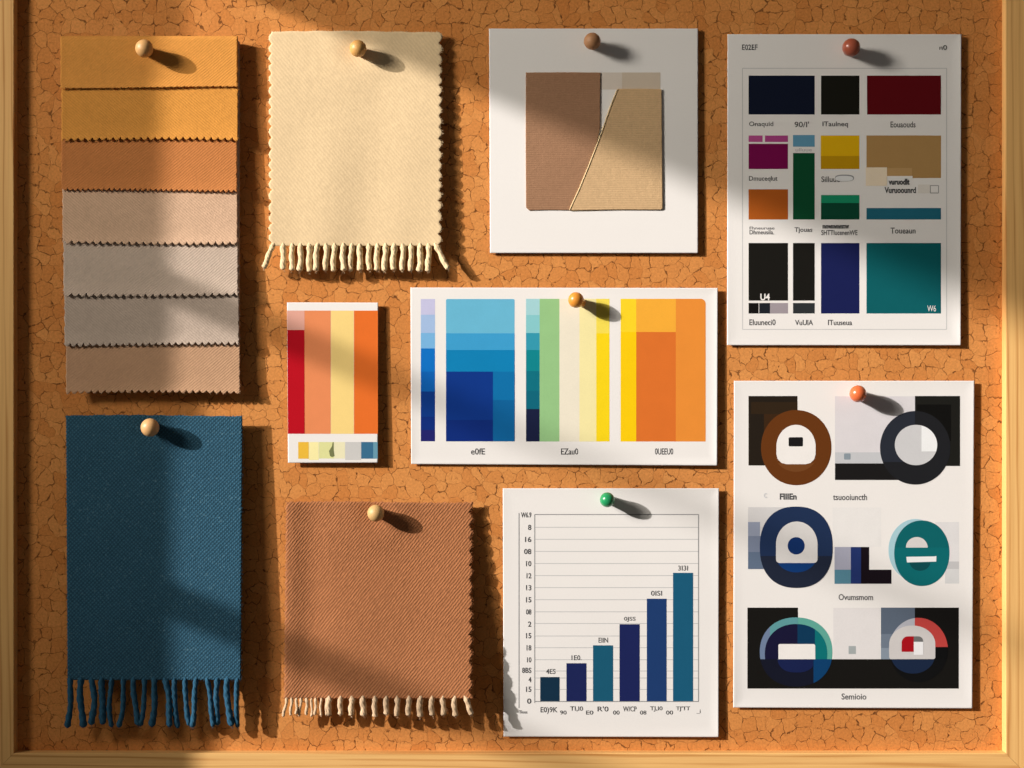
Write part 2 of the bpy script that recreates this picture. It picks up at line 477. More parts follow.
for i, (xl, xr, yb, col, lab, per) in enumerate(SW):
    rt = thing('fabric_swatch', lab, 'fabric swatch', (xl+xr)/2, yb, 0, 'overlapping cloth swatches under one pin')
    yt = tops[i]; Hh = yb-yt; Ww = xr-xl; ph = random.random()
    amp = 2.0 if per else 0.0
    if per == 5.2: amp = 1.5
    def pos(u, v, xl=xl, xr=xr, yt=yt, Hh=Hh, amp=amp, per=per, ph=ph, i=i):
        px = xl+(xr-xl)*u; py = yt+Hh*v
        if amp:
            f = max(0.0, 1-(1-v)*Hh/7.0)
            py += f*amp*scallop(px/per+ph)*(0.9+0.15*math.sin(px*0.21+i*2))
        else:
            py += max(0.0, 1-(1-v)*Hh/6.0)*(0.35*math.sin(px*1.9)+0.3*math.sin(px*0.9+1))
        py += 0.9*math.sin(px*0.021+i*1.3)*v
        e = max(0.0, 1-min(u, 1-u)*(xr-xl)/3.0)
        px += e*(0.30*math.sin(py*2.1+i)+0.25*math.sin(py*0.9+2*i))
        return px, py
    lay = (6-i)*1.8
    def hf(px, py, lay=lay, yb=yb, i=i):
        d = max(0.0, 1-max(0.0, yb-py)/14.0)
        return swatch_h(py)+lay+1.9*d*d*(1.0+0.25*math.sin(px*0.05+i))
    nper = 9 if per else 4
    nu = int(Ww/(per or 5)*nper)
    us = sorted(set([k/nu for k in range(nu+1)]+[0.6/Ww, 1-0.6/Ww, 1.5/Ww, 1-1.5/Ww]))
    vs = sorted(set([k/max(10, int(Hh/4)) for k in range(max(10, int(Hh/4))+1)]+[1-k/Hh for k in (0.4, 1.0, 2, 3, 4.5, 6) if k < Hh]))
    m = fabric_mat('swatch_cloth', col, 2.3, 50 if i % 2 else 130, 0.24, 0.07, 0.16)
    grid_slab('cloth', us, vs, pos, hf, 1.35, m, rt, round_=1.2, hairs=160, hair_len=1.8)

def cloth(name, lab, box, col, hfun, edge_l, edge_r, strands, period, ang, strand_col, top_amp=0.0, depth=0.5, contrast=0.2, speck=0.22, fleck=None, thick=2.0, hairs=500, basket=0.0, sheen=0.12, ply=0.05):
    x0, y0, x1, y1 = box[:4]; xb0, xb1 = box[4:] if len(box) > 4 else (x0, x1)
    W, H = x1-x0, y1-y0
    rt = thing(name, lab, 'cloth sample', (xb0+xb1)/2, y1+20)
    def pos(u, v):
        a, b = x0+(xb0-x0)*v, x1+(xb1-x1)*v
        px = a+(b-a)*u; py = y0+H*v
        dl, dr = u*W, (1-u)*W
        if edge_l: px -= max(0, 1-dl/9.0)*edge_l[1]*scallop(py/edge_l[0]+0.1*math.sin(py*0.11))
        if edge_r: px += max(0, 1-dr/9.0)*edge_r[1]*scallop(py/edge_r[0]+0.1*math.sin(py*0.07))
        e = max(0.0, 1-min(dl, dr)/3.0)
        px += e*0.3*math.sin(py*1.7)
        ft = max(0.0, 1-v*H/5.0)
        py += ft*top_amp*math.sin(px*0.9)+ft*0.25*math.sin(px*2.3)
        py += 0.6*math.sin(px*0.03+1)*(1-v)
        return px, py
    per = min([e[0] for e in (edge_l, edge_r) if e] or [14])
    nv = int(H/per*7)
    us = sorted(set([k/56 for k in range(57)]+[k/W for k in (0.4, 1.0, 2, 3.2, 5, 7, 9)]+[1-k/W for k in (0.4, 1.0, 2, 3.2, 5, 7, 9)]))
    vs = sorted(set([k/nv for k in range(nv+1)]+[0.5/H, 1.2/H, 1-0.5/H, 1-1.2/H]))
    m = fabric_mat(name+'_weave', col, period, ang, depth, contrast, speck, fleck, basket, sheen)
    grid_slab('cloth', us, vs, pos, hfun, thick, m, rt, round_=2.0, hairs=hairs, hair_len=2.4)
    ms = fabric_mat(name+'_yarn', strand_col, 2.6, 30, 0.3, 0.14, 0.2)
    for (xa, xe, ye, r, bow, dh) in strands:
        n = 26; path = []; rad = []
        ya = y1-3.0
        ph = random.uniform(0, 6)
        for k in range(n+1):
            t = k/n
            px = xa+(xe-xa)*t+bow*math.sin(math.pi*t)+0.4*math.sin(t*8+ph)
            py = ya+(ye-ya)*t
            hh = hfun(xa, min(y1, ya))+thick*0.5+dh*t*t
            path.append((px, py, hh))
            d = py-ya
            base = 0.5+0.5*min(1.0, d/4.0)
            flare = 1+0.14*math.exp(-((d-4.5)/2.5)**2)
            rad.append(r*base*flare*(0.95+0.07*math.sin(t*13+ph))*(1.0 if k < n else 0.5)*(0.95+0.12*t))
        tube('fringe_strand', path, rad, ms, rt, seg=12, ply=ply, pitch=8.5, fuzz=16)
    return rt

# cream cloth
def dent(px, py, cx, cy, a=1.5):
    d2 = (px-cx)**2+(py-cy)**2
    return -a*math.exp(-d2/170.0)+0.35*a*math.exp(-((math.sqrt(d2)-26)/12.0)**2)
def h_cream(px, py):
    t = (py-30)/215.0
    return 7.0+4.0*t+0.75*math.sin((px-262)/26.0)*(0.35+0.65*t)+0.5*math.sin((px-270)/11.0+py*0.012)*t+dent(px, py, 358, 48)
st = []
for k in range(20):
    xa = 275+k*(437-275)/19.0
    xe = xa+random.uniform(-2.2, 0.6); ye = 271+random.uniform(-1.5, 1.5)
    if k == 0: xa, xe, ye = 273.5, 263.5, 268
    if k == 19: xa, xe, ye = 434.5, 448, 269
    st.append((xa, xe, ye, random.uniform(2.7, 3.1), random.uniform(-0.8, 0.8), random.uniform(-1.0, 3.5)))
cloth('fringed_cloth', 'cream wool cloth with scalloped sides and a fringed hem, pinned near the top', (270.5, 31.5, 440.5, 246, 270.5, 440),
      L(235, 203, 156), h_cream, (10.6, 1.9), (10.6, 2.0), st, 3.0, 40, L(238, 207, 160), depth=0.10, contrast=0.04, speck=0.12)
# blue cloth
def h_blue(px, py):
    t = (py-415)/265.0
    return 13.0+5.5*min(1, t*1.3)+0.35*math.sin((px-60)/30.0)*t+dent(px, py, 150, 427)
st = []
nb = 17
for k in range(nb):
    xa = 70.5+k*(238-70.5)/(nb-1)
    xe = xa+random.uniform(-5, 6); ye = 726+random.uniform(-2, 2)
    if k == 0: xe = 67.5
    if k == nb-1: xe = 238
    st.append((xa, xe, ye, random.uniform(2.5, 3.4), random.uniform(-2.8, 2.8), random.uniform(-3, 3)))
cloth('fringed_cloth', 'dark blue woven cloth with long twisted fringe, at the lower left of the board', (66, 415.5, 242.5, 680, 67.5, 241),
      L(54, 92, 110), h_blue, None, None, st, 2.7, 135, L(50, 92, 114), depth=0.34, contrast=0.50, speck=0.34, fleck=L(100, 136, 148), hairs=420, basket=0.75, sheen=0.15, ply=0.10)
# brown cloth
def h_brown(px, py):
    t = (py-502)/195.0
    fold = -1.3*math.exp(-((px-312)/15.0)**2)+0.9*math.exp(-((px-292)/10.0)**2)
    return 6.5+(10.5+9.0*(px-286)/185.0)*max(0.0, t)**1.3+fold*(0.4+0.6*max(0.0, 1-abs(t-0.45)))+0.4*math.sin((px-330)/19.0)+dent(px, py, 375, 513)
st = []
for k in range(22):
    if k < 9:
        xa = 287+k*4.9; xe = xa+random.uniform(-2.5, 1.5); r = random.uniform(1.1, 1.7)
        if k == 0: xe = 283
    else:
        xa = 329+(k-9)*(466-329)/12.0; xe = xa+random.uniform(-0.8, 1.0); r = random.uniform(2.6, 3.1)
        if k == 21: xa, xe = 464.5, 471.5
    st.append((xa, xe, 715.5+random.uniform(-1.2, 1.5), r, random.uniform(-0.6, 0.6), random.uniform(-2, 3)))
cloth('fringed_cloth', 'square rust brown twill cloth with scalloped right side and short pale fringe', (286.5, 502, 471, 698.5, 284.5, 470.5),
      L(177, 114, 73), h_brown, (9.5, 0.8), (13.8, 1.9), st, 2.6, 141, L(226, 190, 150), top_amp=0.5, depth=0.40, contrast=0.34, speck=0.26, hairs=700)

# ================================================================== MOUNTED FABRIC CARD
cd = Sheet('mounted_card', 'white card with a brown and a tan cloth patch mounted on it', 'card',
           ((489, 28.6), (698, 28.6), (698, 253), (490, 253)), h0=2.6, hx=0.6, hy=0.5, thick=1.2, part='card')
bp = cd.rect('backing_panel', 600, 72.5, 660.3, 89.5, L(224, 208, 190), 0); cd.rect('tinted_panel', 622, 72.5, 660.3, 89.5, L(212, 192, 168), 1, bp)
for nm, pts, col, lab, th in (
    ('fabric_patch', [(525.8,72.5),(563,72.2),(600.4,72.5),(600.2,100),(600,128),(596,146),(588,166),(580,188),(574,204),(570.5,210.2),(548,210),(529,210.4),(526,207.5),(525.6,140)], L(163, 121, 90), 'brown cloth patch', 1.2),
    ('fabric_patch', [(617.6,88.8),(640,88.6),(661.6,89.2),(662.2,150),(662.6,208.5),(661,209.8),(620,209.6),(570,210.6),(573,203.5),(580,188.5),(588.5,168),(596,149),(603.5,129),(610,109)], L(210, 172, 126), 'tan cloth patch with slanting left edge', 1.5)):
    m = fabric_mat('mounted_cloth', col, 2.2, 90, 0.2, 0.10, 0.16)
    n = len(pts); V = []; F = []
    cxm = sum(p[0] for p in pts)/n; cym = sum(p[1] for p in pts)/n
    base = lambda x, y: cd.lin_h(x, y)+1.25
    rings = [(1.0, 0.08), (1.0, th*0.65), (0.992, th*0.95), (0.975, th)]
    for s, h in rings:
        for x, y in pts:
            qx, qy = cxm+(x-cxm)*s, cym+(y-cym)*s
            V.append(P(qx, qy, base(qx, qy)+h+(0.35 if lab.startswith('tan') else 0)))
    for r in range(len(rings)-1):
        for i in range(n):
            j = (i+1) % n; F.append((r*n+i, r*n+j, (r+1)*n+j, (r+1)*n+i))
    F.append(tuple((len(rings)-1)*n+i for i in range(n))); F.append(tuple(range(n-1, -1, -1)))
    o = obj_from(nm, V, F, m, cd.root, lab)
tube('frayed_edge', [(617.4, 89.5, 6.1), (609.6, 109, 6.1), (603, 129, 6.1), (595.4, 149, 6.1), (588, 168, 6.1), (579.5, 188.5, 6.1), (572.6, 203.5, 6.1), (569.8, 210, 6.1)],
     [0.8]*8, fabric_mat('patch_edge', L(232, 200, 150), 1.8, 60, 0.5), cd.root)

# ================================================================== PALETTE SHEET
pl = Sheet('palette_sheet', 'tall white sheet printed with dark and jewel coloured swatches, upper right', 'colour chart',
           ((727.5, 34.2), (961.3, 34.2), (960.8, 345.2), (727, 345.2)), h0=2.2, hx=1.0, hy=0.4, curl=(0, 1.0, 1.0, 0.4))
R = lambda *a, **k: pl.rect('colour_swatch', *a, **k)
pl.lines('border_line', [(742.5,68.3,946.6,68.3), (742.5,329.4,946.6,329.4), (742.5,68.3,742.5,329.4), (946.6,68.3,946.6,329.4)], L(205,200,194), 0, 0.8)
R(748.6,75.6,814.7,114.5,S(9,13,24)); R(821,75.6,859.4,114.5,S(15,14,9)); R(867,75.6,941,114.5,S(64,2,9))
R(748.6,135.5,762.6,142,S(128,52,90)); R(765,135.5,788,142,S(122,46,86)); R(748.6,143.8,788,169,S(82,2,46))
R(793,135,814.7,146.7,S(66,102,115)); R(793,153,814.7,219.5,S(2,48,26))
R(820.8,135.5,859.4,156,S(158,120,8)); R(820.8,156,859.4,169,S(134,98,6))
t_ = R(866.5,135.5,941,178,S(122,92,52)); pl.rect('lighter_panel',887,168,912,176,S(132,102,62),1,t_); pl.rect('caption_panel',887,176,912.5,178.6,PAPER,2,t_)
R(865.7,167.4,887,185.8,S(168,151,125),layer=3)
R(748.6,189.3,788,219.5,S(124,60,16)); t_ = R(821,195,859.4,219.5,S(2,46,30)); pl.rect('lighter_panel',821,195,859.4,203,S(16,96,64),1,t_)
R(866.5,208,941,219.5,S(22,68,78))
R(748.6,243,788,300.6,L(26,24,20)); R(748.6,303,758.6,313.5,L(22,20,18)); R(759.2,303,770,313.5,L(30,34,40)); R(770,303,788,313.5,L(160,148,150))
R(793,243,814.7,300.6,L(26,24,20)); R(793,303,814.7,313.5,L(46,49,50)); R(821,243,859.4,313.5,L(26,32,80)); R(866.5,243,941,313.5,L(2,94,97))
T = pl.text
T('E02EF',742,44.5,757.5,50); T('n0',939.3,45,947,50)
T('Onaquid',749,121.5,773.3,127.6); T("90/I'",794.5,121.5,809,127.3); T('ITaulneq',822.5,121.5,848,127.8); T('Eouaouds',890.5,121.5,915.5,127.5)
T('Dmuceqlut',749,176,777.5,182.2); T('Silluue',821.3,176.4,840,182); T('ulluue',795.5,148,812,151.5,L(196,190,186))
T('vuruodlt',888.5,178.8,909.5,184.8,bold=0.04,layer=4); T('Vuruoounrd',884.5,187,916,193.2,bold=0.035)
pl.lines('outlined_box', [(930.3,185.5,938.5,185.5),(930.3,193,938.5,193),(930.3,185.5,930.3,193),(938.5,185.5,938.5,193)], L(165,160,155), 0, 0.8)
pl.rect('colour_swatch', 918, 184.5, 930, 193.2, L(232,222,208), 0)
pill = ell(844.5, 178, 9.5, 3.4, 2.6, 40)
pl.poly('pill_mark', pill, L(150,148,145), 3); pl.poly('pill_mark', ell(844.2, 178.5, 8.8, 2.7, 2.6, 40), L(236,232,226), 4)
T('Fhneuruae',749.5,226.5,774.5,229.5,L(120,116,114)); T('Dhmeusila.',749.5,230,774,234.4); T('Tjouas',794.5,227.3,812.3,233.4)
T('mnwmvmnmw',822.5,225,849,228.6,bold=0.05); T('SHTTIucenenWE',821.2,230,857.5,235.2); T('Toueaun',890.5,227.6,915.5,233.6)
T('EIuuneci0',749.3,319.3,775.5,325.2); T('VuUlA',795,319.8,813,325.2); T('ITuuseua',828,319.8,852,325.2)
T('U4',760.3,293.6,769.8,300.4,PAPER,bold=0.03); T('W6',927.3,305.4,936,311.4,PAPER,bold=0.0)

# ================================================================== STRIPED CARD
sc_ = Sheet('striped_card', 'small white card with red, salmon, cream and orange stripes, no pin of its own', 'colour card',
            ((287, 302.4), (378.2, 302.6), (377.8, 462.6), (288, 462.8)), h0=4.2, hx=0.8, hy=2.0, thick=0.9, part='card')
R = lambda *a, **k: sc_.rect('colour_stripe', *a, **k)
t_ = sc_.poly('colour_stripe', [(287.2,310.6),(304.4,310.6),(304.8,433.8),(287.9,433.8)], L(188,14,30)); sc_.rect('tinted_panel',287.3,310.6,304.5,330,L(228,166,145),1,t_)
R(304.5,310.6,330.7,433.8,L(234, 140, 88)); R(330.9,310.6,353.8,433.8,L(248,212,130)); R(354,310.6,377.9,433.8,L(232, 112, 42))
R = lambda *a, **k: sc_.rect('colour_chip', *a, **k)
R(298.2,442,308.7,458.7,L(238,186,60)); R(308.9,442,318.7,460,L(250,235,165)); t_ = R(319,442,334,458.5,L(226,222,152))
sc_.poly('ink_mark', [(330,456),(329,451),(332,446),(332.6,442.2),(333.6,442.2),(333.6,450),(334.6,456),(332,457.2)], L(120,122,80), 1, t_)
R(334.2,442,345,458.5,L(238,228,184)); R(345.2,442,361,460,L(206,201,193)); t_ = R(361.2,442,377.6,458.7,L(58,108,138)); sc_.rect('tinted_panel',373.2,442,377.6,458.7,L(104,152,168),1,t_)

# ================================================================== WIDE COLOUR CHART
wc = Sheet('colour_chart', 'wide white chart with blue, green, yellow and orange blocks at the middle of the board', 'colour chart',
           ((410.5, 287.5), (717.8, 288), (717.2, 465.5), (411.2, 464)), h0=2.0, hx=1.8, hy=0.6, curl=(0, 0.6, 1.0, 0.5), curl_m=9)
def bands(x0, x1, ys, cols, name='colour_band'):
    for (a, b), c in zip(zip(ys[:-1], ys[1:]), cols): wc.rect(name, x0, a, x1, b, c)
bands(420.8, 435, [299,314.7,333,348.4,371.6,391.5,416.7,430,441.3], [L(200,196,222),L(166,190,222),L(122,180,220),L(12,112,192),L(12,98,178),L(6,58,134),L(14,46,122),L(36,36,106)])
g = wc.poly('colour_block', rrect(446,299,514.6,441.3,1.5,1.5,0,0), L(106,182,207))
for y0, c in ((333.3, L(62,157,202)), (350, L(6,128,178))): wc.rect('colour_band', 446, y0, 514.6, 441.3, c, 1 if y0 < 340 else 2, g)
wc.rect('colour_band', 493, 371.6, 514.6, 400, L(6,112,166), 3, g); wc.rect('colour_band', 493, 400, 514.6, 441.3, L(5,98,152), 3, g)
wc.rect('colour_band', 446, 371.6, 493, 420, L(8,54,132), 3, g); wc.rect('colour_band', 446, 420, 493, 441.3, L(14,44,118), 3, g)
bands(526, 539.6, [298.8,315,333,350,371,390.7,409,441.5], [L(166,210,210),L(136,200,200),L(52,152,172),L(6,132,138),L(2,112,126),L(6,102,120),L(26,32,62)])
wc.rect('colour_band', 539.6, 298.8, 559.4, 441.5, L(152,196,132)); wc.rect('colour_band', 559.4, 298.8, 579.4, 441.5, L(240,228,202)); wc.rect('colour_band', 579.4, 298.8, 596.3, 441.5, L(246,230,164))
wc.rect('colour_band', 596.3, 333.4, 609.5, 441.5, L(249,213,26)); wc.rect('colour_band', 596.3, 298.8, 609.5, 333.4, L(246,220,84))
wc.rect('colour_band', 620.6, 298.8, 636.2, 332, L(251,212,40)); wc.rect('colour_band', 620.6, 332, 636.2, 441.5, L(251,204,14))
wc.rect('colour_band', 636.2, 298.8, 675.8, 332, L(246,172,56)); wc.rect('colour_band', 636.2, 332, 675.8, 441.5, L(222,114,44))
wc.poly('colour_band', rrect(675.8,298.8,705.7,441.5,0,5,0,0), L(235,142,54))
wc.text('e0fE', 471, 448.3, 485, 454.6); wc.text('EZau0', 561, 448.3, 578, 454.6); wc.text('0UEEU0', 655, 448.3, 673, 454.6)

# ================================================================== BAR CHART
bc = Sheet('bar_chart', 'white sheet with a rising chart of six blue and teal bars under a green pin', 'bar chart',
           ((502.8, 488.3), (719, 488.3), (718.6, 737), (503.6, 736.6)), h0=2.0, hx=1.4, hy=0.8, curl=(0.3, 0.8, 0.8, 0.3), curl_m=11)
GY = [527.3,539.3,551.4,563.5,575.6,587.6,599.7,611.8,623.5,636,647.7,659.7,671,678,689.4]
bc.lines('gridlines', [(534.7,y,698.5,y) for y in GY], L(200,196,190), 0, 0.75)
bc.lines('axis_lines', [(534.7,514.5,698.5,514.5),(534.7,701.5,698.5,701.5),(534.7,514.5,534.7,703),(698.5,514.5,698.5,701.5),(519,513,519,708)], L(150,147,143), 1, 0.85)
for (x0, x1, y, c) in ((540.2,559.5,677,L(20,48,68)),(566.4,586.4,663.2,L(29,37,84)),(593,613,645.3,L(26,88,112)),(619.5,639.6,624.2,L(29,37,86)),(646.8,666.5,598.7,L(31,60,108)),(673,693,572.8,L(27,90,118))):
    bc.rect('bar', x0, y, x1, 701.2, c, 2)
for s, x0, y in (('W6.9',521,514.8),('8',528,527.3),('16',525,539.3),('08',524,551.4),('10',526,563.5),('12',526.5,575.6),('13',526,587.6),('15',526,599.7),('08',526,611.8),('2',528,624),('15',526,635.6),('18',526.5,647.7),('10',527,659.7),('8BS',522,670.2),('4',528.5,679.5),('15',526,689.2),('0',527,701)):
    bc.text(s, x0, y-2.6, 531.3, y+2.8, name='axis_label', bold=0.02)
for s, x0, y, x1 in (('4ES',546,671.5,555.5),('1E0.',571.5,657.8,581.5),('EIIN',598.5,640.3,608),('0JSS',624,619.4,635.5),('0ISI',651,593.3,662),('3I3I',678,568.2,688)):
    bc.text(s, x0, y-2.6, x1, y+2.4, name='value_label', bold=0.01)
for s, x0, y0, x1, y1 in (('E0)9K',540.5,707,557.5,714),('TI,I0',570,706.3,583,711.5),("R'0",597.5,706.3,608.5,711.5),('W/CP',623,706.3,636.5,711.5),('TJ,I0',650,706.3,662.5,711.5),("TJ'TT",676,706.3,690,711.5),
                          ('Tloos',519,710.3,527.3,713.6),('90',560,710.5,566.5,714.6),('E0',586,710.5,593.3,714.6),('00',613,710.5,619.5,714.6),('08',640,710.5,646.3,714.6),('00',666,710.5,673,714.6),('_i',696.5,709.5,700.5,713.6)):
    bc.text(s, x0, y0, x1, y1, name='axis_label', bold=0.012)

# ================================================================== EMBLEM SHEET
em = Sheet('emblem_sheet', 'tall white sheet printed with round letter emblems in brown, black, navy and teal, lower right', 'print sheet',
           ((734, 380.8), (974.3, 380.8), (972.3, 708.3), (733.2, 707.5)), h0=2.2, hx=1.2, hy=0.6, curl=(0.3, 0.6, 0.6, 0.8))
E = em.rect; Y = em.poly
# brown ring on black block
a = E('emblem', 748.5,396,797.5,465.5, L(38,30,22)); E('tinted_panel', 751,402,797.5,414, L(50,36,22), 1, a); E('tinted_panel', 764,414,797.5,440, L(60,38,20), 1, a)
Y('ring', ell(796.2,447.6,35.2,37.6,2.05), L(104,55,20), 2, a); Y('ring_tint', clip(ell(796,452,22,19.8), 1, 463, '>'), L(116,68,32), 3, a)  # part of the ring is printed in another ink tone
Y('ring_counter', arch(776.4,424.8,815.6,464.2,10,30), PAPER, 4, a); Y('dot', rrect(788.6,437.2,803,446.4,1.2,1.2,1.2,1.2), L(28,26,26), 5, a)
em.text('FIIIEn', 779.8,493.4,796.6,499.6, bold=0.035); em.text('tsuooiuncth', 833,494,867,500.2); em.text('c', 763.8,493,767,498, L(214,210,206))
# black ring with bar
b_ = E('emblem', 835,396.3,915,452.3, L(222,214,211)); E('tinted_panel', 835,452.3,900,463.6, L(200,198,196), 0, b_); Y('dot', rrect(844,453.4,850.6,459.6,1,1,1,1), L(140,150,155), 1, b_)
E('block', 915,396,960,466, L(30,29,25), 1, b_); E('tinted_panel', 917,404.5,951,441, L(17,16,14), 2, b_)
E('block', 835,463.4,900,480, L(28,26,25), 1, b_); Y('ring', ell(915.2,447.8,35.2,36.8), L(33,33,35), 3, b_)
Y('ring_tint', clip(clip(ell(915.2,447.8,35.2,36.8), 0, 915, '<'), 1, 462, '<'), L(42,45,53), 4, b_)
Y('ring_counter', ell(916,445,21.2,20.2), L(208,204,200), 5, b_); Y('counter_panel', clip(clip(ell(916,445,21.2,20.2), 0, 921.5, '>'), 1, 451.4, '<'), L(243,240,234), 6, b_)
# navy ring
c_ = E('emblem', 748,507.2,790,569, L(216,210,204)); E('tinted_panel', 748,522,760,569, L(150,155,170), 1, c_); E('tinted_panel', 748,536,765,569, L(122,130,148), 2, c_); E('tinted_panel', 748,552,770,569, L(98,112,132), 3, c_)
o_ = ell(796.2,547.2,36.4,40.7,2.3); Y('ring', o_, L(33,49,80), 4, c_); Y('ring_tint', clip(o_, 1, 556, '>'), L(34,40,56), 5, c_)
Y('ring_counter', arch(776,521.5,817.5,563,3.5,30), L(222,215,207), 6, c_)
Y('ring_counter_base', clip(ell(796.4,556,20.5,16.4), 1, 563, '>'), L(18,58,114), 6, c_); Y('dot', ell(796.2,545.8,8.5,8.7), L(20,48,98), 7, c_)
# L blocks
d_ = E('emblem', 834.5,547,850.8,569.7, L(168,166,178)); E('block', 834.5,569.7,850.8,583.8, L(86,132,147), 0, d_); E('block', 850.8,547,861,583.8, L(36,52,104), 0, d_)
Y('block', [(861,547),(869.2,547),(869.2,569.7),(891.5,569.7),(891.5,583.8),(861,583.8)], L(24,16,22), 0, d_); E('tinted_panel', 832.5,507.5,881,546.8, L(237,230,221), 0, d_)
# teal e
e_ = E('emblem', 935,522,959,561.5, L(226,220,214)); E('tinted_panel', 945,561.5,959,569, L(196,192,188), 0, e_); E('tinted_panel', 945,569,959,583.5, L(216,212,206), 0, e_)
Y('ring_tint', ell(915.5,550,27,31), L(170,204,208), 1, e_); Y('ring', ell(921.8,553.2,27.6,32.8,2.08), L(6,104,106), 2, e_); Y('ring_tint', clip(ell(921.8,553.2,27.6,32.8,2.08), 1, 547.5, '<'), L(8,98,100), 3, e_)
Y('ring_counter', clip(ell(916.8,547.6,10.9,10.6), 1, 547.6, '<'), L(218,210,202), 4, e_); Y('bar_gap', [(906.3,556.8),(934.5,556.4),(936.4,556),(936.2,561.6),(907,562.4)], L(240,236,230), 4, e_)
Y('ring_tint', clip(ell(920,561.6,10.5,9.2), 1, 562.6, '>'), L(6,74,78), 3, e_)
em.text('Ovumsmom', 838.6,594,873,600.2)
# lower left emblem on black
K = L(24,22,19)
f_ = E('emblem', 747.4,607.6,798,659.2, K); E('block', 747.4,659.2,958.8,688.6, K, 0, f_)
big = ell(796.1,652,36.3,34.6,2.15); inn = ell(796,654,31.2,30,2.15)
up, ui = clip(big, 1, 659.2, '<'), clip(inn, 1, 659.2, '<')
Y('ring', up, L(96,166,148), 1, f_); Y('ring_tint', clip(up, 0, 770, '<'), L(112,128,154), 2, f_); Y('ring_tint', clip(clip(up, 0, 798, '<'), 0, 770, '>'), L(94,152,152), 2, f_)
Y('ring_tint', clip(ui, 0, 797.5, '<'), L(25,23,52), 3, f_); Y('ring_tint', clip(clip(ui, 0, 797.5, '>'), 0, 815, '<'), L(14,56,86), 3, f_); Y('ring_tint', clip(ui, 0, 815, '>'), L(8,112,112), 3, f_)
Y('ring_counter', rrect(778.4,644,815.2,659.2,1.5,2,0,0), PAPER, 4, f_)
lo = clip(big, 1, 659.2, '>'); Y('ring_tint', lo, L(22,24,38), 2, f_); Y('ring_tint', clip(lo, 0, 813.5, '>'), L(10,62,104), 3, f_)
Y('ring_tint', clip(clip(ell(796.5,657,19,15.5,2.4), 1, 659.2, '>'), 0, 813.3, '<'), L(25,34,74), 4, f_)
em.text('Semioio', 841.5,693.4,866.3,699.6)
# pale square with small grey dot
g_ = E('emblem', 833.3,607.8,880,659, L(229,221,214)); E('dot', 848.6,646,855.8,654, L(166,170,166), 1, g_)
# lower right emblem
h_ = E('emblem', 880.9,607.6,914.8,659.2, L(92,102,115)); E('tinted_panel', 880.9,634,914.8,659.2, L(112,122,134), 1, h_); E('tinted_panel', 880.9,648,914.8,659.2, L(136,146,156), 2, h_); E('block', 914.8,607.6,958.8,659.2, L(22,20,18), 0, h_)
rg = ell(918.4,650,29.5,32.2); ru = clip(rg, 1, 659.2, '<')
Y('ring', clip(ru, 0, 914.8, '<'), L(180,178,182), 3, h_); Y('ring', clip(clip(ru, 0, 914.8, '>'), 1, 647, '<'), L(190,68,62), 3, h_); Y('ring', clip(clip(ru, 0, 914.8, '>'), 1, 647, '>'), L(15,15,15), 3, h_)
Y('ring_tint', arch(889.2,625.5,935.3,659.1,2,30), L(208,200,193), 4, h_)
Y('ring_counter', clip(rrect(901.6,636.3,923.2,651.8,6.5,6,0,0), 0, 913.8, '<'), L(168,18,28), 5, h_); Y('ring_counter', clip(rrect(901.6,636.3,923.2,642,6.5,5,0,0), 0, 913.8, '>'), L(112,110,106), 5, h_)
E('counter_panel', 913.8,641.8,923.2,654.8, L(238,233,228), 6, h_)
Y('ring_tint', clip(rg, 1, 659.2, '>'), L(17,17,17), 3, h_); Y('ring_tint', clip(ell(913,655,22,18.6), 1, 659.3, '>'), L(27,40,64), 4, h_)

# ================================================================== PUSHPINS
M_STEEL = ball_mat('pin_steel', (0.55, 0.55, 0.56), 0.3); 
for n_ in M_STEEL.node_tree.nodes:
    if n_.type == 'BSDF_PRINCIPLED': n_.inputs['Metallic'].default_value = 1.0
def lathe(profile, seg=28):
    V = []; F = []; n = len(profile)
    for r, h in profile:
        for s in range(seg):
            a = 2*math.pi*s/seg; V.append(Vector((r*math.cos(a), -h, r*math.sin(a)))*U)
    for i in range(n-1):
        for s in range(seg):
            F.append((i*seg+s, i*seg+(s+1) % seg, (i+1)*seg+(s+1) % seg, (i+1)*seg+s))
    return V, F
def pin(px, py, base, r, m, lab, hc=17.0, tilt=(0, 0), r2=1.0):
    o = bpy.data.objects.new('pushpin', None); COL.objects.link(o)
    head = P(px, py, base+hc)
    o.empty_display_size = 0.01
    rot = Matrix.Rotation(tilt[0], 3, 'Z') @ Matrix.Rotation(tilt[1], 3, 'X')
    o.location = head - rot @ Vector((0, -hc*U, 0))
    o.rotation_euler = rot.to_euler()
    o['label'] = lab; o['category'] = 'pushpin'; o['group'] = 'ball headed pushpins'
    sr = r*0.80
    prof = [(0.01, 0.0), (sr*0.62, 0.0), (sr*0.68, 0.4), (sr*0.70, 1.5), (sr*0.82, 5), (sr, hc-r*0.66)]
    a0 = math.asin(0.83)
    for k in range(17):
        a = math.pi-a0-(math.pi-a0)*k/16.0
        prof.append((max(0.01, r*r2*math.sin(a)), hc+r*math.cos(a)))
    V, F = lathe(prof)
    me = bpy.data.meshes.new('head'); me.from_pydata([tuple(v) for v in V], [], F)
    bm = bmesh.new(); bm.from_mesh(me); bmesh.ops.recalc_face_normals(bm, faces=bm.faces); bm.to_mesh(me); bm.free()
    link_mesh('head', me, m, o, smooth=True)
    V, F = lathe([(0.01, -base-4), (0.55, -base-1), (0.55, 0.4), (0.01, 0.4)], 10)
    me = bpy.data.meshes.new('needle'); me.from_pydata([tuple(v) for v in V], [], F)
    link_mesh('needle', me, M_STEEL, o, smooth=True)
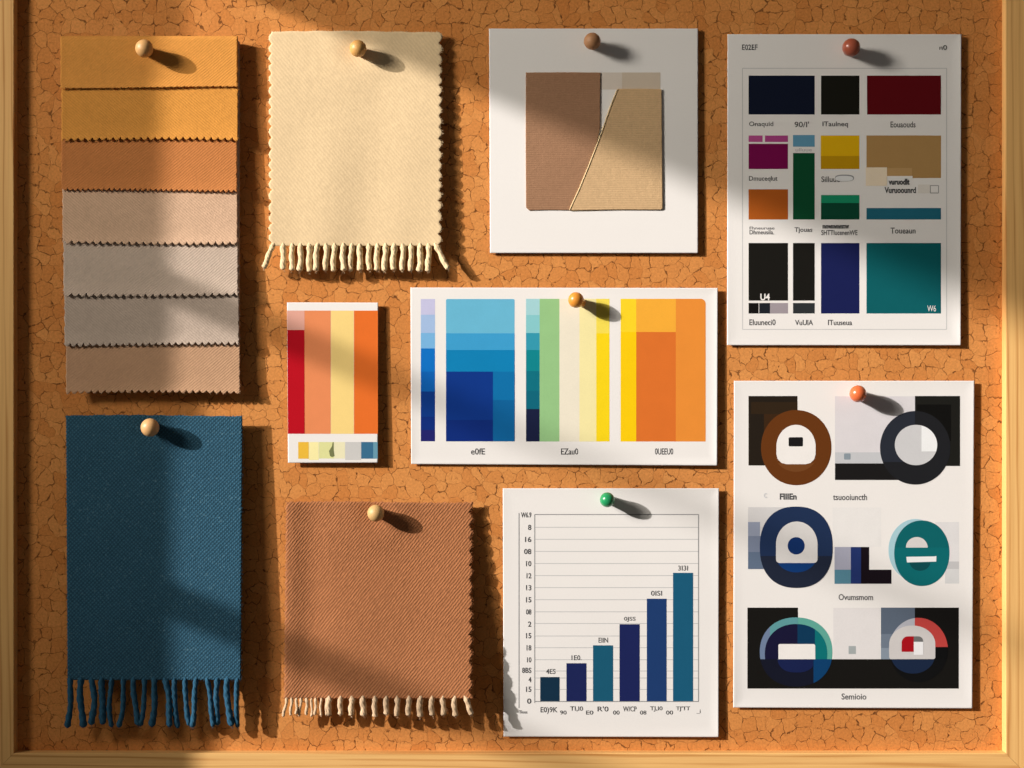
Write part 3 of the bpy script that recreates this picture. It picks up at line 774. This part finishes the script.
pin(144.3, 48.5, swatch_h(48)+6*1.8+1.3, 8.7, ball_mat('pale_wood', L(206,154,94), 0.5, 0.25), 'pale tan wooden ball pushpin in the ochre swatch at the top of the stack')
pin(358.0, 48.5, h_cream(358, 48)+1.9, 8.3, ball_mat('honey_wood', L(222,164,90), 0.45, 0.3), 'honey coloured wooden ball pushpin in the cream fringed cloth')
pin(592.3, 41.3, 4.2, 8.4, ball_mat('brown_wood', S(122,84,52), 0.55, 0.3), 'dull brown wooden ball pushpin in the card with two cloth patches', hc=17)
pin(851.3, 47.5, 3.6, 8.9, ball_mat('terracotta', S(118,56,36), 0.3, 0.1, 0.4), 'dark terracotta ball pushpin at the top of the dark swatch palette sheet', hc=17)
pin(576.0, 300.0, 3.6, 7.8, ball_mat('amber_wood', L(226,142,46), 0.4, 0.15, 0.2), 'amber orange pushpin leaning in the wide blue to orange colour chart', hc=16, tilt=(-0.42, -0.12))
pin(150.0, 427.5, h_blue(150, 428)+1.9, 9.0, ball_mat('beech_wood', L(226,172,112), 0.45, 0.3), 'beige wooden ball pushpin in the dark blue fringed cloth', hc=18)
pin(375.8, 513.2, h_brown(375, 513)+1.9, 8.3, ball_mat('cream_wood', L(218,174,110), 0.5, 0.2), 'cream wooden ball pushpin in the rust brown fringed cloth')
pin(607.3, 499.8, 3.2, 7.4, ball_mat('green_plastic', L(36,150,90), 0.3, 0.05, 0.3), 'green ball pushpin above the bar chart', hc=16)
pin(858.0, 393.8, 3.4, 8.4, ball_mat('orange_plastic', L(226,108,58), 0.3, 0.08, 0.4), 'bright orange ball pushpin at the top of the sheet of round emblems', hc=16.5)

# ================================================================== CAMERA
cam = bpy.data.cameras.new('camera'); co_ = bpy.data.objects.new('camera', cam); COL.objects.link(co_)
co_.location = (0, -D*U, 0); co_.rotation_euler = (math.radians(90), 0, 0)
cam.sensor_width = 36; cam.lens = 36*D/1024.0
cam.clip_start = 0.05; cam.clip_end = 100
scn.camera = co_

# ================================================================== LIGHT
# low window sun: a far spot lamp whose beam is shaped (window bars and reveal) in the lamp itself
sd = Vector((-1.87, -1.0, 0.735)).normalized()
LD = 20.0
lamp = bpy.data.lights.new('window_sun', 'SPOT'); lo_ = bpy.data.objects.new('window_sun', lamp); COL.objects.link(lo_)
lo_.location = sd*LD; lo_.rotation_euler = (-sd).to_track_quat('-Z', 'Y').to_euler()
lamp.spot_size = math.radians(7); lamp.spot_blend = 0.1; lamp.shadow_soft_size = 0.15
lamp.energy = 24500; lamp.color = (1.0, 0.925, 0.87)
lamp.use_nodes = True
t = NT(lamp.node_tree)
em_ = [n for n in lamp.node_tree.nodes if n.type == 'EMISSION'][0]
geo = t.n('ShaderNodeNewGeometry')
sp = t.n('ShaderNodeSeparateXYZ'); t.link(geo.outputs['Position'], sp.inputs[0])
si = t.n('ShaderNodeSeparateXYZ'); t.link(geo.outputs['Incoming'], si.inputs[0])
tt = t.m('DIVIDE', t.m('MULTIPLY', sp.outputs[1], -1.0), si.outputs[1])        # along the ray to the board plane y = 0
bx_ = t.m('MULTIPLY_ADD', t.m('ADD', sp.outputs[0], t.m('MULTIPLY', tt, si.outputs[0])), 1000.0, 512.0)
bz_ = t.m('MULTIPLY_ADD', t.m('ADD', sp.outputs[2], t.m('MULTIPLY', tt, si.outputs[2])), -1000.0, 384.0)
SL = 0.42
q = t.m('SUBTRACT', bz_, t.m('MULTIPLY', bx_, SL))          # constant along the slanting bars
far = t.m('MULTIPLY_ADD', bx_, 1/800.0, -0.25, clamp=True)  # 0 at the left, 1 at the right
mask = t.step(t.m('MULTIPLY_ADD', bz_, -0.045, bx_), 170, 202)
w1 = t.m('MULTIPLY_ADD', far, 28.0, 5.0)
c1 = 33-SL*330
mask = t.m('MULTIPLY', mask, t.step(q, t.m('SUBTRACT', c1, w1), t.m('ADD', c1, w1)))
for cc, hw, k0, k1 in ((296-SL*192, 17.0, 0.92, 0.35), (609-SL*202, 19.0, 0.95, 0.5)):
    dd = t.m('ABSOLUTE', t.m('SUBTRACT', q, cc))
    ww = t.m('MULTIPLY_ADD', far, 20.0, 9.0)
    bar = t.m('MULTIPLY', t.step(dd, t.m('SUBTRACT', hw, ww), t.m('ADD', hw, ww), 1.0, 0.0), t.m('MULTIPLY_ADD', t.m('MULTIPLY', far, 2.6, clamp=True), k1-k0, k0))
    mask = t.m('MULTIPLY', mask, t.m('SUBTRACT', 1.0, bar))
mask = t.m('MULTIPLY', mask, t.m('MULTIPLY_ADD', bx_, 0.00021, t.m('MULTIPLY_ADD', bz_, 0.00021, 0.85)))      # evens out the fall-off of the lamp
t.link(mask, em_.inputs['Strength'])

# soft sky light from the same window
al = bpy.data.lights.new('window_sky', 'AREA'); ao = bpy.data.objects.new('window_sky', al); COL.objects.link(ao)
al.shape = 'RECTANGLE'; al.size = 0.5; al.size_y = 0.5; al.energy = 5.9; al.color = (1.0, 0.92, 0.81); al.spread = math.radians(57)
ao.location = Vector((-2.0, -1.30, 0.95)); aim = Vector((0.60, 0.0, 0.22))
ao.rotation_euler = (aim-ao.location).to_track_quat('-Z', 'Y').to_euler()

w = bpy.data.worlds.new('World'); scn.world = w; w.use_nodes = True
bg = [n for n in w.node_tree.nodes if n.type == 'BACKGROUND'][0]
bg.inputs[0].default_value = (1.0, 0.90, 0.80, 1); bg.inputs[1].default_value = 0.075

scn.view_settings.view_transform = 'Standard'
scn.view_settings.look = 'None'
scn.view_settings.exposure = 0
scn.view_settings.gamma = 1
